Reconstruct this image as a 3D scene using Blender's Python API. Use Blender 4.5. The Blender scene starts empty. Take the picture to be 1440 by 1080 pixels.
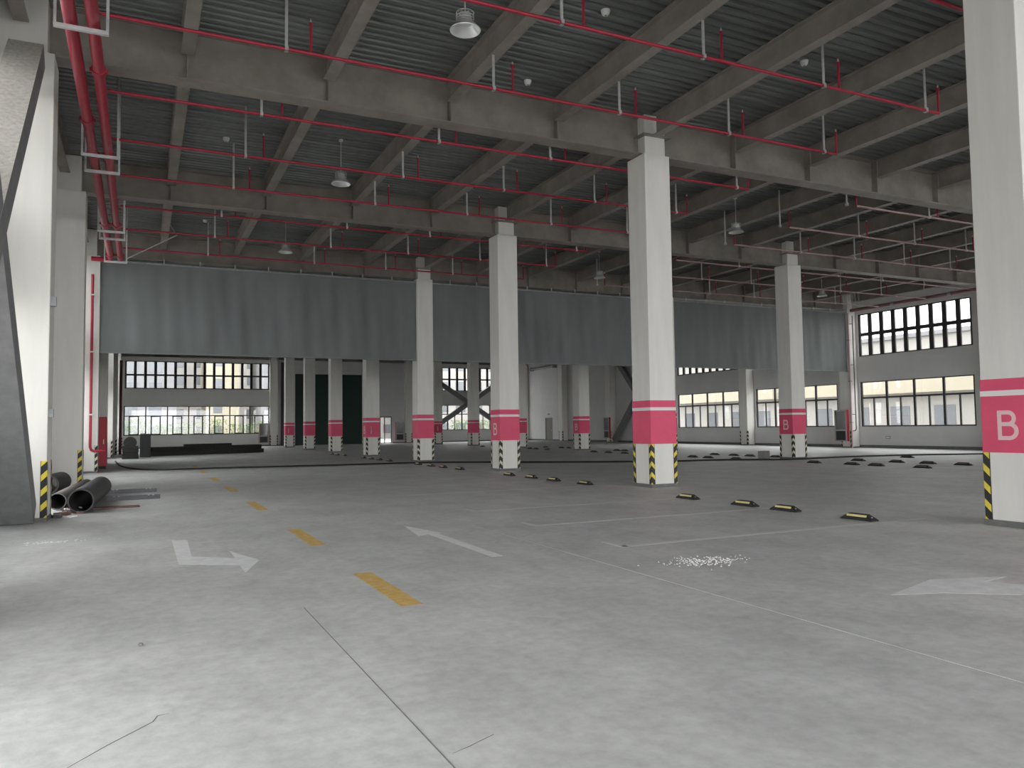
import bpy, bmesh, math, random
from mathutils import Vector, Matrix
random.seed(7)
SC = bpy.context.scene
COL = SC.collection
# ---------------------------------------------------------------- camera
F, YAW, PIT, ROLL, EYE = 1095.066, .4453, .0548, -.0135, 1.55
cam_d = bpy.data.cameras.new('camera'); cam = bpy.data.objects.new('camera', cam_d); COL.objects.link(cam)
cam_d.sensor_fit = 'HORIZONTAL'; cam_d.sensor_width = 36; cam_d.lens = F / 1440 * 36
cam_d.clip_start = .05; cam_d.clip_end = 500
fw = Vector((math.sin(YAW) * math.cos(PIT), math.cos(YAW) * math.cos(PIT), math.sin(PIT)))
rt = Vector((math.cos(YAW), -math.sin(YAW), 0)); up = rt.cross(fw)
c_, s_ = math.cos(ROLL), math.sin(ROLL)
r2 = rt * c_ + up * s_ ; u2 = -rt * s_ + up * c_
R3 = Matrix((r2, u2, -fw)).transposed()
cam.matrix_world = Matrix.Translation((0, 0, EYE)) @ R3.to_4x4()
SC.camera = cam
# ---------------------------------------------------------------- sky, exposure
w = bpy.data.worlds.new('overcast_sky'); SC.world = w; w.use_nodes = True
bg = w.node_tree.nodes['Background']; bg.inputs[0].default_value = (.975, .99, 1.0, 1); bg.inputs[1].default_value = 1.3
SC.view_settings.view_transform = 'Standard'; SC.view_settings.look = 'None'
SC.view_settings.exposure = 2.12; SC.view_settings.gamma = 1; SC.view_settings.use_curve_mapping = False
SC.cycles.max_bounces = 10; SC.cycles.diffuse_bounces = 7; SC.cycles.transparent_max_bounces = 16
SC.cycles.sample_clamp_indirect = 6

# ---------------------------------------------------------------- materials
def mat(name, col, rough=.7, metal=0., var=.0, scale=3., bump=0., spec=.5, stretch=(1, 1, 1), col2=None, detail=6):
    m = bpy.data.materials.new(name); m.use_nodes = True
    nt = m.node_tree; b = nt.nodes['Principled BSDF']
    b.inputs['Base Color'].default_value = (*col, 1); b.inputs['Roughness'].default_value = rough
    b.inputs['Metallic'].default_value = metal; b.inputs['Specular IOR Level'].default_value = spec
    if var or bump or col2:
        tc = nt.nodes.new('ShaderNodeTexCoord'); mp = nt.nodes.new('ShaderNodeMapping')
        mp.inputs['Scale'].default_value = stretch
        nt.links.new(tc.outputs['Object'], mp.inputs[0])
        n = nt.nodes.new('ShaderNodeTexNoise'); n.inputs['Scale'].default_value = scale; n.inputs['Detail'].default_value = detail
        n.inputs['Roughness'].default_value = .62
        nt.links.new(mp.outputs[0], n.inputs['Vector'])
        cr = nt.nodes.new('ShaderNodeValToRGB')
        lo = tuple(max(0, c * (1 - var)) for c in col); hi = col2 if col2 else tuple(min(1, c * (1 + var)) for c in col)
        cr.color_ramp.elements[0].position = .32; cr.color_ramp.elements[1].position = .68
        cr.color_ramp.elements[0].color = (*lo, 1); cr.color_ramp.elements[1].color = (*hi, 1)
        nt.links.new(n.outputs['Fac'], cr.inputs[0]); nt.links.new(cr.outputs[0], b.inputs['Base Color'])
        if bump:
            bp = nt.nodes.new('ShaderNodeBump'); bp.inputs['Strength'].default_value = bump; bp.inputs['Distance'].default_value = .02
            nt.links.new(n.outputs['Fac'], bp.inputs['Height']); nt.links.new(bp.outputs[0], b.inputs['Normal'])
    return m

def floor_mat():
    m = bpy.data.materials.new('trowelled_concrete'); m.use_nodes = True
    nt = m.node_tree; L = nt.links; b = nt.nodes['Principled BSDF']
    tc = nt.nodes.new('ShaderNodeTexCoord')
    def noise(scale, detail, sx=1, sy=1):
        mp = nt.nodes.new('ShaderNodeMapping'); mp.inputs['Scale'].default_value = (sx, sy, 1)
        L.new(tc.outputs['Object'], mp.inputs[0])
        n = nt.nodes.new('ShaderNodeTexNoise'); n.inputs['Scale'].default_value = scale; n.inputs['Detail'].default_value = detail
        n.inputs['Roughness'].default_value = .65; L.new(mp.outputs[0], n.inputs['Vector']); return n
    def ramp(src, p0, c0, p1, c1):
        r = nt.nodes.new('ShaderNodeValToRGB'); e = r.color_ramp.elements
        e[0].position = p0; e[1].position = p1; e[0].color = (*c0, 1); e[1].color = (*c1, 1)
        L.new(src, r.inputs[0]); return r
    def mix(kind, fac, a, bb):
        x = nt.nodes.new('ShaderNodeMix'); x.data_type = 'RGBA'; x.blend_type = kind; x.inputs[0].default_value = fac
        L.new(a, x.inputs[6]); L.new(bb, x.inputs[7]); return x.outputs[2]
    big = ramp(noise(.16, 5).outputs['Fac'], .35, (.585, .60, .595), .66, (.69, .695, .68))
    mid = ramp(noise(1.3, 9, 1, .6).outputs['Fac'], .3, (.74, .74, .74), .7, (1.1, 1.1, 1.1))
    fine = ramp(noise(9, 8, 1, 1).outputs['Fac'], .3, (.80, .80, .79), .62, (1.05, 1.05, 1.05))
    scuff = ramp(noise(.7, 12, 1.6, 1).outputs['Fac'], .64, (1, 1, 1), .78, (.78, .75, .71))
    c = mix('MULTIPLY', .8, big.outputs[0], mid.outputs[0]); c = mix('MULTIPLY', .8, c, fine.outputs[0]); c = mix('MULTIPLY', .7, c, scuff.outputs[0])
    L.new(c, b.inputs['Base Color'])
    rr = ramp(noise(2.2, 6).outputs['Fac'], .3, (.42, .42, .42), .7, (.62, .62, .62)); L.new(rr.outputs[0], b.inputs['Roughness'])
    bp = nt.nodes.new('ShaderNodeBump'); bp.inputs['Strength'].default_value = .12; bp.inputs['Distance'].default_value = .02
    L.new(noise(14, 6).outputs['Fac'], bp.inputs['Height']); L.new(bp.outputs[0], b.inputs['Normal'])
    b.inputs['Specular IOR Level'].default_value = .4
    return m

def chevron_mat(name='yellow_black_chevrons', col=(.78, .62, .06)):
    # yellow and black chevrons that peak at the corner of each guard (object x, y run along its two legs)
    m = bpy.data.materials.new(name); m.use_nodes = True
    nt = m.node_tree; L = nt.links; b = nt.nodes['Principled BSDF']
    tc = nt.nodes.new('ShaderNodeTexCoord'); sp = nt.nodes.new('ShaderNodeSeparateXYZ'); L.new(tc.outputs['Object'], sp.inputs[0])
    def mth(op, a, bb=None, val=None):
        n = nt.nodes.new('ShaderNodeMath'); n.operation = op; L.new(a, n.inputs[0])
        if bb is not None: L.new(bb, n.inputs[1])
        if val is not None: n.inputs[1].default_value = val
        return n.outputs[0]
    d = mth('ADD', sp.outputs[0], sp.outputs[1]); d = mth('MULTIPLY', d, val=1.0)
    z = mth('ADD', sp.outputs[2], d); z = mth('ADD', z, val=.06); z = mth('DIVIDE', z, val=.262); z = mth('FRACT', z)
    f = mth('LESS_THAN', z, val=.42)
    # black rubber margins along the edges of each leg
    e = mth('LESS_THAN', mth('ADD', sp.outputs[0], sp.outputs[1]), val=.096); f = mth('MULTIPLY', f, e)
    x = nt.nodes.new('ShaderNodeMix'); x.data_type = 'RGBA'; L.new(f, x.inputs[0])
    x.inputs[6].default_value = (.012, .012, .012, 1); x.inputs[7].default_value = (*col, 1)
    L.new(x.outputs[2], b.inputs['Base Color']); b.inputs['Roughness'].default_value = .5
    return m

def glass_mat():
    m = bpy.data.materials.new('window_glass'); m.use_nodes = True
    nt = m.node_tree; L = nt.links; nt.nodes.remove(nt.nodes['Principled BSDF'])
    t = nt.nodes.new('ShaderNodeBsdfTransparent'); t.inputs[0].default_value = (.975, .975, .97, 1)
    g = nt.nodes.new('ShaderNodeBsdfGlossy'); g.inputs['Roughness'].default_value = .02
    x = nt.nodes.new('ShaderNodeMixShader'); x.inputs[0].default_value = .05
    L.new(t.outputs[0], x.inputs[1]); L.new(g.outputs[0], x.inputs[2]); L.new(x.outputs[0], nt.nodes['Material Output'].inputs[0])
    return m

M = dict(
    floor=floor_mat(), chevron=chevron_mat(), chevronpale=chevron_mat('pale_black_chevrons', (.66, .63, .46)), glass=glass_mat(),
    white=mat('white_column_paint', (.78, .765, .725), .6, var=.05, scale=1.6, bump=.05, stretch=(2, 2, .25)),
    wall=mat('white_wall_paint', (.68, .675, .66), .75, var=.05, scale=.6),
    cream=mat('cream_wall_paint', (.70, .68, .60), .75, var=.04, scale=.5),
    steel=mat('grey_primed_steel', (.275, .25, .225), .5, metal=.0, var=.2, scale=1.4, spec=.4),
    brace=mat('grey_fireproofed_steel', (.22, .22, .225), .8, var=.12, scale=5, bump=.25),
    beige=mat('speckled_beige', (.50, .48, .44), .85, var=.2, scale=14, bump=.3),
    deck=mat('galvanised_roof_deck', (.21, .222, .218), .5, metal=.5, var=.28, scale=.9, stretch=(.25, 3, 1)),
    slab=mat('roof_slab_concrete', (.3, .3, .3), .9),
    red=mat('red_column_paint', (.76, .08, .175), .55, var=.06, scale=2),
    bandwhite=mat('white_band_paint', (.85, .80, .79), .55),
    letter=mat('pale_pink_lettering', (.86, .58, .60), .55),
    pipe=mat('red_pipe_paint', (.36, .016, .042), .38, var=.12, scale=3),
    pipelit=mat('lit_look_red_pipe', (.40, .27, .27), .4, var=.15, scale=3),  # pipe red paled in the colour to stand for light on it
    galv=mat('galvanised_steel', (.62, .63, .63), .4, metal=.5, var=.1, scale=8),
    alu=mat('spun_aluminium', (.78, .79, .78), .3, metal=.7),
    kerb=mat('dark_grey_plinth', (.17, .17, .165), .85, var=.15, scale=4),
    frame=mat('dark_window_frame', (.045, .044, .044), .5),
    rubber=mat('black_rubber', (.022, .021, .02), .65, var=.25, scale=6),
    strip=mat('yellow_reflector', (.86, .76, .36), .35),
    dullstrip=mat('unlit_look_reflector', (.16, .145, .09), .6),  # same yellow strip, darkened in colour as if it caught no light
    curtain=mat('grey_smoke_curtain_fabric', (.172, .188, .188), .55, var=.10, scale=1.2, stretch=(1, 1, .3)),
    green=mat('dark_green_shutter_paint', (.018, .045, .036), .6),
    yellow=mat('worn_yellow_lane_paint', (.82, .47, .08), .65, var=.25, scale=9, col2=(.72, .55, .25)),
    mark=mat('worn_white_lane_paint', (.80, .805, .81), .65, var=.10, scale=7),
    faint=mat('worn_stall_line_paint', (.69, .695, .69), .65, var=.05, scale=4),
    joint=mat('dark_joint_sealant', (.20, .19, .175), .8), jointpale=mat('pale_joint_filler', (.63, .63, .62), .8),
    cabred=mat('red_cabinet_paint', (.55, .02, .045), .4), black=mat('black_plastic', (.012, .013, .014), .5),
    duct=mat('black_corrugated_tube', (.065, .065, .068), .55, var=.2, scale=7), ductgrey=mat('grey_brown_tube', (.20, .185, .175), .6, var=.2, scale=5),
    brown=mat('rust_brown_board', (.16, .095, .085), .8, var=.3, scale=5), grey=mat('mid_grey_metal', (.30, .31, .32), .5, var=.15, scale=6),
    darkgrey=mat('dark_grey_metal', (.09, .09, .10), .5, var=.15, scale=6),
    litter=mat('white_scraps', (.85, .85, .84), .8), plastic=mat('white_plastic', (.78, .78, .76), .45),
    card=mat('grey_brown_block', (.24, .23, .21), .85, var=.1, scale=6),
    ground=mat('pale_outdoor_concrete', (.42, .41, .39), .9, var=.1, scale=.5),
    facade=mat('pale_facade_render', (.31, .30, .285), .85, var=.05, scale=.4), facade2=mat('cream_facade_render', (.35, .32, .25), .85, var=.05, scale=.4),
    facade3=mat('grey_facade_render', (.20, .20, .21), .85, var=.08, scale=.6), fwin=mat('facade_window_glass', (.13, .14, .155), .2, spec=.8),
    leaf=mat('hedge_leaves', (.13, .20, .06), .7, var=.5, scale=6), bark=mat('hedge_stem', (.12, .09, .06), .9),
)

# ---------------------------------------------------------------- mesh helper
class MB:
    def __init__(s): s.v = []; s.f = []; s.mi = []
    def add(s, vs, fs, mi=0):
        o = len(s.v); s.v += [tuple(v) for v in vs]; s.f += [tuple(i + o for i in f) for f in fs]; s.mi += [mi] * len(fs); return s
    def box(s, x0, x1, y0, y1, z0, z1, mi=0):
        vs = [(x, y, z) for z in (z0, z1) for y in (y0, y1) for x in (x0, x1)]
        return s.add(vs, [(0, 2, 3, 1), (4, 5, 7, 6), (0, 1, 5, 4), (2, 6, 7, 3), (0, 4, 6, 2), (1, 3, 7, 5)], mi)
    def prism(s, poly, z0, z1, mi=0):
        n = len(poly)
        a = sum(poly[i][0] * poly[(i + 1) % n][1] - poly[(i + 1) % n][0] * poly[i][1] for i in range(n))
        if a < 0: poly = poly[::-1]
        vs = [(x, y, z0) for x, y in poly] + [(x, y, z1) for x, y in poly]
        return s.add(vs, [tuple(range(n - 1, -1, -1)), tuple(range(n, 2 * n))] + [(i, (i + 1) % n, n + (i + 1) % n, n + i) for i in range(n)], mi)
    def tube(s, pts, r, n=10, caps=True, mi=0):
        pts = [Vector(p) for p in pts]; rings = []
        rs = r if isinstance(r, (list, tuple)) else [r] * len(pts)
        prev = None
        for i, p in enumerate(pts):
            d = (pts[min(i + 1, len(pts) - 1)] - pts[max(i - 1, 0)]).normalized()
            if prev is None:
                a = Vector((0, 0, 1)) if abs(d.z) < .9 else Vector((1, 0, 0)); e1 = d.cross(a).normalized()
            else: e1 = (prev - d * prev.dot(d)).normalized()
            prev = e1; e2 = d.cross(e1)
            rings.append([p + (e1 * math.cos(2 * math.pi * k / n) + e2 * math.sin(2 * math.pi * k / n)) * rs[i] for k in range(n)])
        vs = [v for rg in rings for v in rg]; fs = []
        for i in range(len(rings) - 1):
            for k in range(n): fs.append((i * n + k, i * n + (k + 1) % n, (i + 1) * n + (k + 1) % n, (i + 1) * n + k))
        if caps: fs += [tuple(range(n - 1, -1, -1)), tuple(range((len(rings) - 1) * n, len(rings) * n))]
        return s.add(vs, fs, mi)
    def lathe(s, prof, n=24, c=(0, 0, 0), mi=0):
        vs = [(c[0] + r * math.cos(2 * math.pi * k / n), c[1] + r * math.sin(2 * math.pi * k / n), c[2] + z) for r, z in prof for k in range(n)]
        fs = [(i * n + k, i * n + (k + 1) % n, (i + 1) * n + (k + 1) % n, (i + 1) * n + k) for i in range(len(prof) - 1) for k in range(n)]
        return s.add(vs, fs, mi)
    def pipe_shell(s, p0, p1, ro, ri, n=28, ribs=0, mi=0):
        p0, p1 = Vector(p0), Vector(p1); d = (p1 - p0).normalized(); Ln = (p1 - p0).length
        a = Vector((0, 0, 1)); e1 = d.cross(a).normalized(); e2 = e1.cross(d)
        prof = [(0, ri), (0, ro)]
        if ribs:
            for k in range(ribs):
                t0 = Ln * (k + .15) / ribs; t1 = Ln * (k + .4) / ribs; t2 = Ln * (k + .6) / ribs; t3 = Ln * (k + .85) / ribs
                prof += [(t0, ro), (t1, ro * .965), (t2, ro * .965), (t3, ro)]
        prof += [(Ln, ro), (Ln, ri), (0, ri)]
        vs = [p0 + d * t + (e1 * math.cos(2 * math.pi * k / n) + e2 * math.sin(2 * math.pi * k / n)) * r for t, r in prof for k in range(n)]
        fs = [(i * n + k, i * n + (k + 1) % n, (i + 1) * n + (k + 1) % n, (i + 1) * n + k) for i in range(len(prof) - 1) for k in range(n)]
        return s.add(vs, fs, mi)
    def build(s, name, mats, parent=None, smooth=False, bevel=0, recalc=False):
        me = bpy.data.meshes.new(name); me.from_pydata(s.v, [], s.f)
        if not isinstance(mats, (list, tuple)): mats = [mats]
        for m in mats: me.materials.append(m)
        for p, i in zip(me.polygons, s.mi): p.material_index = i
        if recalc or smooth:
            bm = bmesh.new(); bm.from_mesh(me)
            if recalc: bmesh.ops.recalc_face_normals(bm, faces=bm.faces)
            bm.to_mesh(me); bm.free()
        if smooth:
            for p in me.polygons: p.use_smooth = True
            try: me.set_sharp_from_angle(angle=math.radians(40))
            except Exception: pass
        o = bpy.data.objects.new(name, me); COL.objects.link(o)
        if parent: o.parent = parent
        if bevel:
            b = o.modifiers.new('edge', 'BEVEL'); b.width = bevel; b.segments = 2; b.limit_method = 'ANGLE'
        return o

def tag(o, label, cat, group=None, kind='thing'):
    if not 4 <= len(label.split()) <= 16: print('LABEL LENGTH', label)
    o['label'] = label; o['category'] = cat; o['kind'] = kind
    if group: o['group'] = group
    return o
def struct(o): o['kind'] = 'structure'; return o
def thing(name, label, cat, loc=(0, 0, 0), rz=0., group=None):
    o = bpy.data.objects.new(name, None); COL.objects.link(o); o.location = loc; o.rotation_euler = (0, 0, rz)
    o.empty_display_size = .2
    return tag(o, label, cat, group)
def dup(root, loc, label, rz=None, group=None):
    r = root.copy(); COL.objects.link(r); r.location = loc; r['label'] = label
    if rz is not None: r.rotation_euler = (0, 0, rz)
    if group: r['group'] = group
    for ch in list(root.children):
        c = ch.copy(); COL.objects.link(c); c.parent = r
        for g in list(ch.children):
            d = g.copy(); COL.objects.link(d); d.parent = c
    return r
ORD = ['', 'first', 'second', 'third', 'fourth', 'fifth', 'sixth', 'seventh', 'eighth', 'ninth', 'tenth', 'eleventh', 'twelfth', 'thirteenth', 'fourteenth', 'fifteenth', 'sixteenth']

# ---------------------------------------------------------------- grid of the building
W = .766                                     # column width
def ROW(n): return 15.92 + (n - 2) * 8.96 if n > 1 else 6.75    # front face of column row n
def RC(n): return ROW(n) + W / 2
XL, XA, XB, XR = -2.0, 11.38 + W / 2, 25.115 + W / 2, 39.3
LW = 1.05                                    # left columns are wider
WALLX, WALLL, FAR = 39.6, -2.55, 79.2
YB = -14.0                                    # unseen open rear edge of the hall, set back to shape the daylight
ZG, ZB, ZD = 8.42, 8.88, 9.44                # underside of girders, of beams, of the deck

# ---------------------------------------------------------------- floor, ground
fl = MB().box(-2.9, WALLX + .25, YB - .4, FAR + .25, -.30, 0).build('floor', M['floor']); struct(fl)
struct(MB().box(-90, 190, -90, 230, -.45, -.32).build('ground', M['ground']))

# corrugated deck with the slab it carries
mb = MB(); y = YB - .3; prof = []
pitch = .23
while y < FAR + .2:
    prof += [(y, ZD), (y + .115, ZD), (y + .135, ZD + .06), (y + .21, ZD + .06)]
    y += pitch
prof.append((y, ZD))
n = len(prof)
mb.add([(-2.9, a, z) for a, z in prof] + [(WALLX + .25, a, z) for a, z in prof], [(i, i + 1, n + i + 1, n + i) for i in range(n - 1)])
mb.box(-2.9, WALLX + .25, YB - .3, FAR + .3, ZD + .085, ZD + .3, 1)
struct(mb.build('ceiling', [M['deck'], M['slab']]))

# ---------------------------------------------------------------- walls with window openings
class Place:
    """u runs along the wall, v outward from the inner face, z up"""
    def __init__(s, f, flip): s.f = f; s.flip = flip
PR = lambda u, v: (WALLX + v, u)
PL = lambda u, v: (WALLL - v, u)
PF = lambda u, v: (u, FAR + v)
PB = lambda u, v: (u, YB - v)
def wbox(mb, P, u0, u1, v0, v1, z0, z1, mi=0):
    a, b = P(u0, v0), P(u1, v1)
    mb.box(min(a[0], b[0]), max(a[0], b[0]), min(a[1], b[1]), max(a[1], b[1]), z0, z1, mi)
def wall(name, P, u0, u1, holes, m, ztop=9.5, t=.25):
    """holes: (ua, ub, za, zb); columns of wall are cut at every hole edge"""
    mb = MB(); us = sorted({u0, u1, *[h[0] for h in holes], *[h[1] for h in holes]})
    for a, b in zip(us, us[1:]):
        hs = sorted([h for h in holes if h[0] <= a + 1e-6 and h[1] >= b - 1e-6], key=lambda h: h[2])
        z = 0
        for h in hs:
            if h[2] > z: wbox(mb, P, a, b, 0, t, z, h[2])
            z = h[3]
        if z < ztop: wbox(mb, P, a, b, 0, t, z, ztop)
    return struct(mb.build(name, m))
WN = [0]
def window(P, u0, u1, style):
    WN[0] += 1; nm = 'window_%d' % WN[0]; mb = MB(); V0, V1 = .06, .14
    g = MB()
    if style == 'upper':
        z0, z1 = 5.53, 8.12; k = max(1, round((u1 - u0) / .838)); p = (u1 - u0) / k
        for i in range(k + 1):
            h = .13 if 0 < i < k else .07
            c = u0 + i * p; c = min(max(c, u0 + .07), u1 - .07)
            wbox(mb, P, c - h, c + h, V0, V1, z0, z1)
        for za, zb in ((z0, z0 + .07), (6.76, 6.97), (z1 - .07, z1)): wbox(mb, P, u0, u1, V0 + .003, V1 - .003, za, zb)
    elif style == 'upper_far':
        z0, z1 = 5.5, 8.08; k = max(1, round((u1 - u0) / .87)); p = (u1 - u0) / k
        for i in range(k + 1):
            h = .12 if 0 < i < k else .07
            c = u0 + i * p; c = min(max(c, u0 + .07), u1 - .07)
            wbox(mb, P, c - h, c + h, V0, V1, z0, z1)
        for za, zb in ((z0, z0 + .09), (6.70, 6.86), (z1 - .09, z1)): wbox(mb, P, u0, u1, V0 + .003, V1 - .003, za, zb)
    elif style == 'lower':
        z0, z1 = 1.27, 3.98; k = max(1, round((u1 - u0) / 1.68)); p = (u1 - u0) / k
        for i in range(k + 1):
            h = .065; c = min(max(u0 + i * p, u0 + .05), u1 - .05)
            wbox(mb, P, c - h, c + h, V0, V1, z0, z1)
            if i < k: wbox(mb, P, u0 + (i + .5) * p - .04, u0 + (i + .5) * p + .04, V0, V1, z0, 2.98)
        for za, zb in ((z0, z0 + .07), (2.95, 3.05), (z1 - .06, z1)): wbox(mb, P, u0, u1, V0 + .003, V1 - .003, za, zb)
    else:
        z0, z1 = 1.2, 3.9; k = max(1, round((u1 - u0) / 1.78)); p = (u1 - u0) / k
        for i in range(k + 1):
            h = .05; c = min(max(u0 + i * p, u0 + .05), u1 - .05)
            wbox(mb, P, c - h, c + h, V0, V1, z0, z1)
            if i < k:
                a, b = u0 + i * p + .42, u0 + i * p + 1.27
                for (q0, q1, r0, r1) in ((a, a + .10, z0 + .04, 2.98), (b - .10, b, z0 + .04, 2.98), (a, b, z0 + .04, z0 + .14), (a, b, 2.90, 3.0)):
                    wbox(mb, P, q0, q1, V0 - .02, V1 - .02, r0, r1)
        for za, zb in ((z0, z0 + .08), (2.95, 3.03), (z1 - .07, z1)): wbox(mb, P, u0, u1, V0 + .003, V1 - .003, za, zb)
    o = struct(mb.build(nm, M['frame']))
    wbox(g, P, u0 + .01, u1 - .01, .095, .105, z0 + .01, z1 - .01)
    pn = g.build('window_pane', M['glass'], o)
    return (u0, u1, z0, z1)

def gap(n): return (ROW(n) + W + .80, ROW(n + 1) - .14)
hr = []
for n in range(0, 6):
    a, b = gap(n)
    hr.append(window(PR, a, b, 'upper')); hr.append(window(PR, a, b, 'lower'))
hr.append((73.1, 74.7, 0, 2.46))
wall('wall_right', PR, YB, FAR + .25, hr, M['wall'])
hl = []
for n in (1, 3, 5, 7):  # unseen left windows, bays chosen to let daylight onto floor and columns
    a, b = gap(n)
    hl.append(window(PL, a, b, 'upper')); hl.append(window(PL, a, b, 'lower'))
hl.append((-2.4, 5.8, 0, 3.3)); hl.append((17.2, 21.0, 0, 3.0))  # unseen left openings, sized to tune the daylight
wall('wall_left', PL, YB, FAR + .25, hl, M['wall'])
hf = [window(PF, -1.33, 11.40, 'upper_far'), window(PF, -1.40, 11.40, 'lower_far'),
      window(PF, 26.7, 38.4, 'upper_far'), window(PF, 26.7, 38.4, 'lower'), (13.87, 20.63, 0, 7.1), (22.5, 23.8, 0, 2.8)]
wall('wall_back', PF, WALLL - .25, WALLX + .25, hf, M['wall'])
hb = [(-2.3, 34.0, 0, 8.8)]  # unseen rear opening, sized to tune the daylight
for a in (34.3,):
    hb.append(window(PB, a, a + 5.2, 'upper')); hb.append(window(PB, a, a + 5.2, 'lower'))
wall('wall_front', PB, WALLL - .25, WALLX + .25, hb, M['wall'])
# skirtings
mb = MB(); mb.box(WALLX - .03, WALLX - .001, YB, FAR - .001, 0, .17); struct(mb.build('baseboard_right', M['kerb']))
mb = MB(); mb.box(WALLL + .3, 13.8, FAR - .03, FAR - .001, 0, .12); mb.box(20.7, 22.45, FAR - .03, FAR - .001, 0, .12); mb.box(23.85, WALLX - .04, FAR - .03, FAR - .001, 0, .12)
struct(mb.build('baseboard_back', M['kerb']))
# doors
mb = MB(); mb.box(13.87, 20.63, FAR + .08, FAR + .13, 0, 7.1)
for i in range(46): mb.box(13.9, 20.6, FAR + .065, FAR + .08, .05 + i * .153, .16 + i * .153)
d1 = struct(mb.build('door_1', M['green']))
mb = MB()
for a in (22.5, 22.98, 23.7): mb.box(a, a + .09, FAR + .06, FAR + .14, 0, 2.8)
mb.box(22.5, 23.79, FAR + .063, FAR + .137, 2.70, 2.8); mb.box(22.5, 23.79, FAR + .063, FAR + .137, 0, .08)
d2 = struct(mb.build('door_2', M['frame']))
MB().box(22.52, 23.77, FAR + .095, FAR + .105, .02, 2.78).build('door_pane', M['glass'], d2)
mb = MB(); mb.box(WALLX + .05, WALLX + .1, 73.16, 74.64, 0, 2.40)
mb.box(WALLX - .02, WALLX + .12, 73.1, 73.18, 0, 2.46); mb.box(WALLX - .02, WALLX + .12, 74.62, 74.7, 0, 2.46); mb.box(WALLX - .02, WALLX + .12, 73.1, 74.7, 2.38, 2.46)
d3 = struct(mb.build('door_3', mat('grey_brown_door_paint', (.22, .21, .18), .6)))
MB().box(WALLX - .01, WALLX + .05, 73.32, 73.38, 1.0, 1.18).build('door_handle', M['galv'], d3)

# ---------------------------------------------------------------- painted marks and joints, part of the floor
def strip(name, poly, m, h=.0015, z0=.0003):
    return MB().prism(poly, z0, h).build(name, m, fl)
def rect(x0, x1, y0, y1): return [(x0, y0), (x1, y0), (x1, y1), (x0, y1)]
for a, b in ((6.63, 8.36), (10.62, 12.52), (15.83, 17.85), (20.9, 22.9), (25.8, 27.7)):
    strip('lane_dash', rect(2.07, 2.27, a, b), M['yellow'])
for a, b in ((30.8, 32.7), (35.8, 37.7)): strip('lane_dash', rect(2.07, 2.27, a, b), M['yellow'])
strip('turn_arrow', [(.42, 12.2), (.62, 12.1), (.59, 10.5), (1.06, 10.1), (1.05, 10.75), (1.30, 9.8), (1.05, 9.0), (1.05, 9.55), (.42, 9.95)], M['mark'])
strip('straight_arrow', [(3.80, 12.0), (4.03, 10.9), (3.96, 10.9), (3.96, 8.6), (3.81, 8.6), (3.81, 10.9), (3.62, 10.75)], M['mark'])
strip('turn_arrow', [(6.08, 4.93), (7.00, 5.22), (7.78, 4.95), (7.36, 4.90), (7.52, 4.62), (8.55, 3.8), (8.2, 3.45), (7.11, 4.36), (6.55, 4.76)], M['mark'])
for y in (8.5, 10.95, 13.4, 17.4, 19.9, 22.3, 26.4, 28.9, 31.3):
    strip('stall_line', rect(5.6, 11.2, y - .06, y + .06), M['faint'])
for y in (8.5, 10.95, 13.4): strip('stall_line', [(5.55, y - .06), (5.67, y - .06), (5.64, y + .45), (5.56, y + .45)], M['faint'])
for y in (8.5, 10.95, 13.4, 17.4, 19.9, 22.3, 26.4, 28.9, 31.3):
    strip('stall_line', rect(19.2, 24.4, y - .06, y + .06), M['faint'])
strip('floor_joint', [(1.318, -2.5), (1.324, -2.5), (1.307, 7.0), (1.301, 7.0)], M['joint'], .002)
strip('floor_joint', [(4.70, -2.5), (4.708, -2.5), (4.758, 11.5), (4.75, 11.5)], M['jointpale'], .002)
strip('floor_crack', [(-.32, 4.19), (-.13, 4.435), (.08, 4.675), (.105, 4.76), (.16, 4.775), (.10, 4.765), (.075, 4.68), (-.134, 4.44)], M['joint'], .0015)
strip('floor_crack', [(1.36, 3.56), (1.46, 3.597), (1.63, 3.68), (1.628, 3.683), (1.458, 3.601)], M['joint'], .0015)

# ---------------------------------------------------------------- columns
def guard_mesh(h=.99, leg=.105, t=.014):
    return MB().prism([(0, 0), (leg, 0), (leg, t), (t, t), (t, leg), (0, leg)], 0, h)
def letter_b(h, wd, st):
    """outline of a sans letter B, drawn in x (right), z (up), a few millimetres thick"""
    mb = MB(); t = .006
    mb.box(0, st, -t, 0, 0, h)
    def bowl(z0, z1, x1, t):
        r = (z1 - z0) / 2; cz = (z0 + z1) / 2; k = 10; xs = x1 - r
        out = [(st * .9, z0)] + [(xs + r * math.cos(a), cz + r * math.sin(a)) for a in [(-.5 + i / k) * math.pi for i in range(k + 1)]] + [(st * .9, z1)]
        ri = r - st
        inn = [(st * .9, z0 + st)] + [(xs + ri * math.cos(a), cz + ri * math.sin(a)) for a in [(-.5 + i / k) * math.pi for i in range(k + 1)]] + [(st * .9, z1 - st)]
        m = len(out)
        vs = [(x, -t, z) for x, z in out] + [(x, -t, z) for x, z in inn] + [(x, 0, z) for x, z in out] + [(x, 0, z) for x, z in inn]
        fs = []
        for i in range(m - 1):
            fs += [(i, i + 1, m + i + 1, m + i), (2 * m + i, 3 * m + i, 3 * m + i + 1, 2 * m + i + 1), (i, 2 * m + i, 2 * m + i + 1, i + 1), (m + i, m + i + 1, 3 * m + i + 1, 3 * m + i)]
        mb.add(vs, fs)
    bowl(h * .47 - st * .5 + st * .5, h, wd * .9, .0066); bowl(0, h * .47 + st, wd, .0072)
    return mb
GUARD = {}
LET = []
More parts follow.
